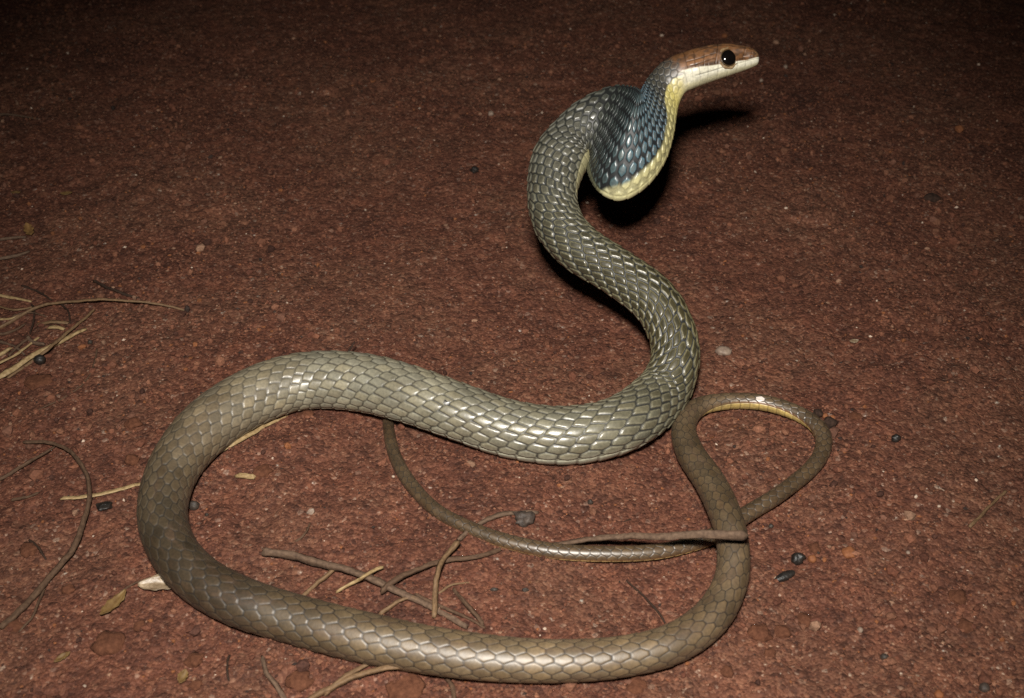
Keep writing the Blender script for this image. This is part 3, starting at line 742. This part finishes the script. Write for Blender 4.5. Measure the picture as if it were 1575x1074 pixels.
tube([(686, 1045), (695, 1060, .3), (700, 1082)], 3.4, 3.0, BARK, 'twig', 'stubby brown twig below the arching front stem', 'twig')
tube([(1491, 811), (1518, 785, .8), (1546, 756, .3)], 3.0, 2.2, TAN, 'straw', 'lone slanting straw on bare soil beside the right border', 'straw')
tube([(536, 545, 6), (541, 534, 9), (545, 526, 11)], 2.4, 1.2, ROOT, 'twig', 'tiny dark spike standing behind the snake body', 'twig')
tube([(455, 832), (468, 822, .3), (478, 806, .6)], 1.8, 1.4, BARK, 'rootlet', 'thin brown fibre below the pale blue chip', 'rootlet')
tube([(352, 1010), (350, 1030, .5), (352, 1048)], 2.0, 1.6, ROOT, 'rootlet', 'dark fibre between the front clods and the snake', 'rootlet')
tube([(185, 912), (200, 902, .5), (222, 893)], 1.6, 1.2, BARK, 'rootlet', 'fine leaf stalk linking the yellow leaf and the cream husk', 'rootlet')

tube([(76, 506, .6), (88, 504, 1), (99, 507, .4)], 4.6, 3.6, STRAW, 'straw', 'stubby yellow straw bit between the arched stem and crossed straws', 'straw', flat=.5)
tube([(14, 548, .2), (30, 534, .8), (46, 519, .4)], 2.8, 2.0, BARK, 'twig', 'short brown twig just above the thick pale straw', 'twig')
tube([(50, 470, .2), (53, 490, 1.0), (46, 514, .3)], 2.2, 1.4, ROOT, 'rootlet', 'dark upright fibre hanging from the arched tan stem', 'rootlet')
tube([(95, 468, .4), (106, 482, 1.2), (107, 498, .4)], 2.0, 1.2, ROOT, 'rootlet', 'dark bent fibre under the middle of the arched stem', 'rootlet')
tube([(0, 527, .2), (20, 534, .6), (38, 546, .2)], 2.6, 2.0, GREY, 'twig', 'grey-brown bit lying across the small straws at the edge', 'twig')
tube([(20, 488, .2), (44, 482, .6), (70, 488, .2)], 2.2, 1.4, BARK, 'rootlet', 'thin brown fibre just below the start of the arched stem', 'rootlet')
tube([(-12, 566, .3), (24, 546, .8), (60, 520, .3)], 3.4, 2.4, STRAW, 'straw', 'slim pale straw lying along the upper side of the thick straw', 'straw', flat=.6)
tube([(-10, 470, .2), (22, 478, .8), (52, 472, .2)], 2.8, 2.0, TAN, 'straw', 'short tan straw above the start of the arched stem', 'straw', flat=.7)
tube([(-8, 492, .2), (16, 490, .5), (34, 484, .2)], 3.6, 2.6, STRAW, 'straw', 'short pale straw tucked under the start of the arched stem', 'straw', flat=.5)
# ------------------------------------------------------------------ leaves and husks
def leaf(px, py, length, width, ang, mat, name, label, cat, curl=0.5, cup=0.35, lift=0.4, ragged=0.1, seed=1):
    rs = random.Random(seed); kk = KPX * 0.475
    n, k = 22, 11; L = length * kk; Wd = width * kk; th_ = 0.00028
    p = at_z(px, py, 0); g = float(ground_h(p[0], p[1]))
    top = []; 
    for i in range(n):
        f = i / (n - 1); wv = math.sin(math.pi * min(1, f * 0.96 + 0.02)) ** 0.7
        for j in range(k):
            q = j / (k - 1) * 2 - 1
            e = 1 + ragged * math.sin(f * 23 + seed) * (abs(q) > .8)
            x = (f - .5) * L; y = q * Wd / 2 * wv * e
            z = curl * L * (f - .5) ** 2 + cup * Wd * (q * wv) ** 2 * .5 + (0.06 * Wd * (1 - abs(q)) if j == k // 2 else 0) + 0.05 * Wd * math.sin(7 * f + 3 * q + seed)
            top.append((x, y, z))
    zmin = min(v[2] for v in top)
    top = [(x, y, z - zmin + th_) for x, y, z in top]
    vs_ = top + [(x, y, z - th_) for x, y, z in top]; o_ = n * k; fc = []
    for i in range(n - 1):
        for j in range(k - 1):
            a, b_, c_, d_ = i * k + j, (i + 1) * k + j, (i + 1) * k + j + 1, i * k + j + 1
            fc.append((a, b_, c_, d_)); fc.append((o_ + a, o_ + d_, o_ + c_, o_ + b_))
    bd = [i * k for i in range(n)] + [(n - 1) * k + j for j in range(1, k)] + [i * k + k - 1 for i in range(n - 2, -1, -1)] + [j for j in range(k - 2, 0, -1)]
    for a, b_ in zip(bd, bd[1:] + bd[:1]): fc.append((a, o_ + a, o_ + b_, b_))
    me = bpy.data.meshes.new(name); me.from_pydata(vs_, [], fc); me.update()
    me.polygons.foreach_set('use_smooth', np.ones(len(me.polygons), bool))
    o = link(name, me, mat); o.location = (p[0], p[1], g + lift / 1000); o.rotation_euler = (rs.uniform(-.12, .12), rs.uniform(-.12, .12), math.radians(ang))
    return tag(o, label, cat)
leaf(177, 936, 48, 17, 62, YLEAF, 'dry_leaf', 'curled yellow dead leaf below the cream husk', 'leaf', .6, .7, .5, .15, 3)
leaf(250, 906, 62, 26, 4, HUSK, 'seed_husk', 'pale cream papery husk half tucked under the snake', 'husk', .3, .9, .4, .1, 5)
leaf(97, 1014, 22, 9, 40, YLEAF, 'dry_leaf', 'tiny yellow leaf scrap near the bottom corner', 'leaf', .5, .5, .4, .1, 7)
leaf(45, 356, 48, 16, -64, BLEAF, 'dry_leaf', 'dim brown leaf scrap at the far edge above the straws', 'leaf', .6, .7, .6, .2, 9)
leaf(102, 299, 22, 11, 10, YLEAF, 'dry_leaf', 'small dim yellowish leaf bit in the dark beyond the straws', 'leaf', .4, .4, .3, .1, 11)
leaf(24, 296, 18, 8, 5, YLEAF, 'dry_leaf', 'smallest dim yellow leaf bit near the dark far edge', 'leaf', .4, .4, .3, .1, 13)
leaf(283, 1048, 20, 12, 80, YLEAF, 'dry_leaf', 'tan leaf scrap standing between front clods', 'leaf', .5, .6, .8, .1, 15)
leaf(1313, 529, 16, 9, 15, HUSK, 'leaf_flake', 'small pale greenish flake on open soil beyond the tail', 'flake', .3, .4, .3, .1, 17)

# ------------------------------------------------------------------ pebbles, seeds and clods
def stone(px, py, w, h, mat, name, label, cat, sink=.25, elong=None, ang=0, rough=.12, angular=False, seed=0, sub=3, group=None):
    rs = np.random.default_rng(seed + int(px * 3 + py)); kk = KPX * depth_of(px, py, 0)
    v, f = ico(sub)
    if mat in (BLACK, SLATE): w, h, elong = w * .86, h * .86, (elong * .86 if elong else w * .74)
    if angular:
        for _ in range(9):
            d_ = rs.normal(size=3); d_ /= np.linalg.norm(d_); c_ = rs.uniform(.55, .85); q = v @ d_
            v = v - np.maximum(q - c_, 0)[:, None] * d_
    nz = sum(a * vnoise(v[:, 0] * s_ + 9 + v[:, 2] * s_ * .7 + seed, v[:, 1] * s_ + v[:, 2] * s_ * .5, 60 + int(s_)) for a, s_ in ((1, 1.7), (.5, 3.6), (.25, 7.5)))
    v = v * (1 + rough * 2 * nz)[:, None]
    rx = w / 2 * kk; ry = (elong or w) / 2 * kk; rz = h / 2 * kk
    v = v * np.array([rx, ry, rz])
    p = at_z(px, py, rz * .4); g = float(ground_h(p[0], p[1]))
    me = mesh_np(name, v, f, not angular)
    o = link(name, me, mat); o.location = (p[0], p[1], g + rz * (1 - 2 * sink)); o.rotation_euler = (0, 0, math.radians(ang))
    return tag(o, label, cat, group)
stone(1228, 855, 25, 22, BLACK, 'seed', 'round black seed with a pale top right of the snake', 'seed', .2, seed=1, rough=.19)
def pod():
    kk = KPX * depth_of(1208, 883, 0); v, f = ico(4)
    L, R = 18.5 * kk, 7.6 * kk
    prof = 1 - 0.10 * np.exp(-((v[:, 0] - .25) / .06) ** 2) - 0.08 * np.exp(-((v[:, 0] + .2) / .05) ** 2) - .05 * np.exp(-((v[:, 0] + .55) / .05) ** 2)
    groove = 1 - .06 * np.exp(-(v[:, 1] / .06) ** 2) * (v[:, 2] > 0)
    v = np.stack([v[:, 0] * L, v[:, 1] * R * prof, v[:, 2] * R * .85 * prof * groove], -1)
    p = at_z(1208, 883, R * .5); me = mesh_np('seed_pod', v, f)
    o = link('seed_pod', me, BLACK); o.location = (p[0], p[1], float(ground_h(p[0], p[1])) + R * .62); o.rotation_euler = (0, math.radians(-4), math.radians(26))
    tag(o, 'glossy black elongated seed pod just below the round black seed', 'seed pod')
pod()
stone(1377, 679, 16, 16, BLACK, 'seed', 'small round black seed alone right of the tail loop', 'seed', .15, seed=2, rough=.19)
stone(730, 267, 14, 13, BLACK, 'seed', 'small round black seed on dark soil behind the raised body', 'seed', .15, seed=3, rough=.19)
stone(62, 558, 21, 19, BLACK, 'pebble', 'shiny bluish black pebble under the thick pale straw', 'pebble', .2, seed=4, rough=.08)
stone(298, 776, 20, 18, SLATE, 'pebble', 'dark grey pebble touching the inner side of the snake loop', 'pebble', .25, seed=5)
stone(318, 792, 9, 9, SLATE, 'pebble', 'tiny dark chip beside the grey pebble inside the loop', 'pebble', .3, seed=6, angular=True)
stone(806, 804, 29, 22, GSTONE, 'stone', 'lumpy grey stone lying between thick body and tail', 'stone', .3, elong=30, rough=.42, seed=7)
stone(908, 772, 11, 11, SLATE, 'pebble', 'tiny dark bead under the widest part of the body', 'pebble', .2, seed=8, rough=.19)
stone(690, 796, 11, 10, SLATE, 'pebble', 'tiny dark pebble against the far side of the tail', 'pebble', .2, seed=9)
stone(160, 778, 34, 16, BLACK, 'charcoal', 'angular black charcoal piece beneath the pale grass blade', 'charcoal', .2, elong=22, ang=14, angular=True, seed=10)
stone(760, 908, 15, 9, SLATE, 'chip', 'left one of two dark chips inside the snake loop', 'chip', .3, elong=9, ang=5, angular=True, seed=11)
stone(808, 909, 15, 9, SLATE, 'chip', 'right one of two dark chips inside the snake loop', 'chip', .3, elong=9, ang=-5, angular=True, seed=12)
stone(1361, 1007, 15, 13, SLATE, 'pebble', 'dark pebble in the right front corner area', 'pebble', .3, seed=13)
stone(1515, 1055, 17, 15, GSTONE, 'pebble', 'grey pebble closest to the lower right corner', 'pebble', .3, seed=14)
stone(1444, 1068, 15, 11, ORANGE, 'pebble', 'orange pebble at the bottom edge near the right corner', 'pebble', .3, seed=15)
stone(1187, 803, 9, 9, SLATE, 'pebble', 'tiny bluish bead where the tail meets the body', 'pebble', .2, seed=16, rough=.19)
stone(1324, 966, 9, 10, PALE, 'pebble', 'tiny pale pebble in the right front soil', 'pebble', .2, seed=17)
stone(1396, 852, 7, 6, PALE, 'pebble', 'tiny white quartz grain right of the black seed', 'pebble', .2, seed=18)
stone(479, 789, 17, 12, PALE, 'chip', 'pale bluish chip in the middle of the snake loop', 'chip', .3, elong=11, ang=30, angular=True, seed=19)
stone(1113, 538, 24, 14, PALE, 'pebble', 'flat buff pebble right of the raised body base', 'pebble', .45, elong=20, seed=20)
stone(1250, 856, 13, 14, ORANGE, 'pebble', 'orange pebble touching the round black seed', 'pebble', .3, seed=21)
stone(1306, 850, 22, 13, ORANGE, 'pebble', 'flat orange pebble a little right of the round black seed', 'pebble', .5, seed=22)
stone(1435, 300, 26, 14, CLODD, 'soil_clod', 'dark sunken clod on the dim soil at far right', 'clod', .5, elong=20, seed=23)
stone(755, 171, 9, 9, PALE, 'pebble', 'pale greenish pebble on the dark soil behind the head loop', 'pebble', .2, seed=24)
stone(1115, 50, 9, 7, ORANGE, 'pebble', 'small orange pebble just above the snake head', 'pebble', .2, seed=25)
stone(1208, 103, 7, 7, PALE, 'pebble', 'pale grain right of the snake snout', 'pebble', .2, seed=26)
stone(1171, 122, 6, 6, PALE, 'pebble', 'pale grain below the snake snout', 'pebble', .2, seed=27)
stone(140, 532, 9, 9, SLATE, 'pebble', 'tiny dark green bead at the end of the thick pale straw', 'pebble', .2, seed=28, rough=.19)
# dirt stuck round the bend of the tail
stone(1276, 650, 22, 20, CLODD, 'soil_clod', 'dark earth lump at the outer bend of the tail', 'clod', .2, seed=30, rough=.2)
stone(1258, 638, 17, 14, CLODD, 'soil_clod', 'smaller dark earth lump behind the bend of the tail', 'clod', .2, seed=31, rough=.2)
stone(1268, 642, 9, 9, ORANGE, 'pebble', 'orange crumb between the earth lumps at the tail bend', 'pebble', .1, seed=32)
CL = [(167, 990, 46, 24, 'largest rounded clod below the curled yellow leaf'), (1475, 915, 28, 18, 'upper rounded clod in the lower right soil'),
      (1487, 957, 26, 16, 'lower rounded clod in the lower right soil'), (404, 729, 30, 18, 'orange-brown clod beside the small straw stub inside the loop'),
      (205, 654, 26, 16, 'clod just outside the left bend of the snake'), (203, 708, 22, 18, 'lower clod touching the left bend of the snake'),
      (462, 1048, 38, 20, 'round clod between the bent twig and the arching front stem'), (625, 1056, 60, 16, 'broad flat red slab under the arching front stem'),
      (1170, 968, 34, 20, 'broken clod beside the lower right bend of the snake'), (1204, 966, 26, 16, 'clod right of the broken clod by the lower bend'),
      (1238, 948, 24, 14, 'low flat clod farther right of the lower bend'), (1254, 838, 20, 14, 'small clod above the round black seed'),
      (104, 905, 20, 12, 'orange clod right of the hooked twig foot'), (216, 966, 18, 14, 'small orange clod right of the largest clod'),
      (300, 1015, 28, 16, 'clod with a shadowed edge in front of the left snake bend'), (45, 842, 30, 14, 'flat clod inside the hooked twig curve'),
      (60, 585, 40, 12, 'low smooth clod below the bluish black pebble'), (470, 640, 24, 12, 'clod under the near edge of the brightest body part'),
      (1315, 640, 20, 10, 'low clod right of the tail bend'), (980, 1052, 34, 14, 'pale flat clod in front of the lower body'),
      (1120, 1028, 20, 13, 'clod at the front right of the lower body'), (700, 640, 18, 10, None), (20, 960, 28, 15, 'clod at the foot of the hooked twig'),
      (300, 1055, 22, 14, 'clod behind the tan leaf scrap at the front'), (1185, 1000, 18, 12, 'small clod below the broken clod')]
for i, (px, py, w_, h_, lab) in enumerate(CL):
    if lab is None: continue
    stone(px, py, w_, h_, CLOD, 'soil_clod', lab, 'clod', .48, elong=w_ * random.uniform(.85, 1.2), ang=random.uniform(0, 90), rough=.26, seed=100 + i, group='clods of red earth')
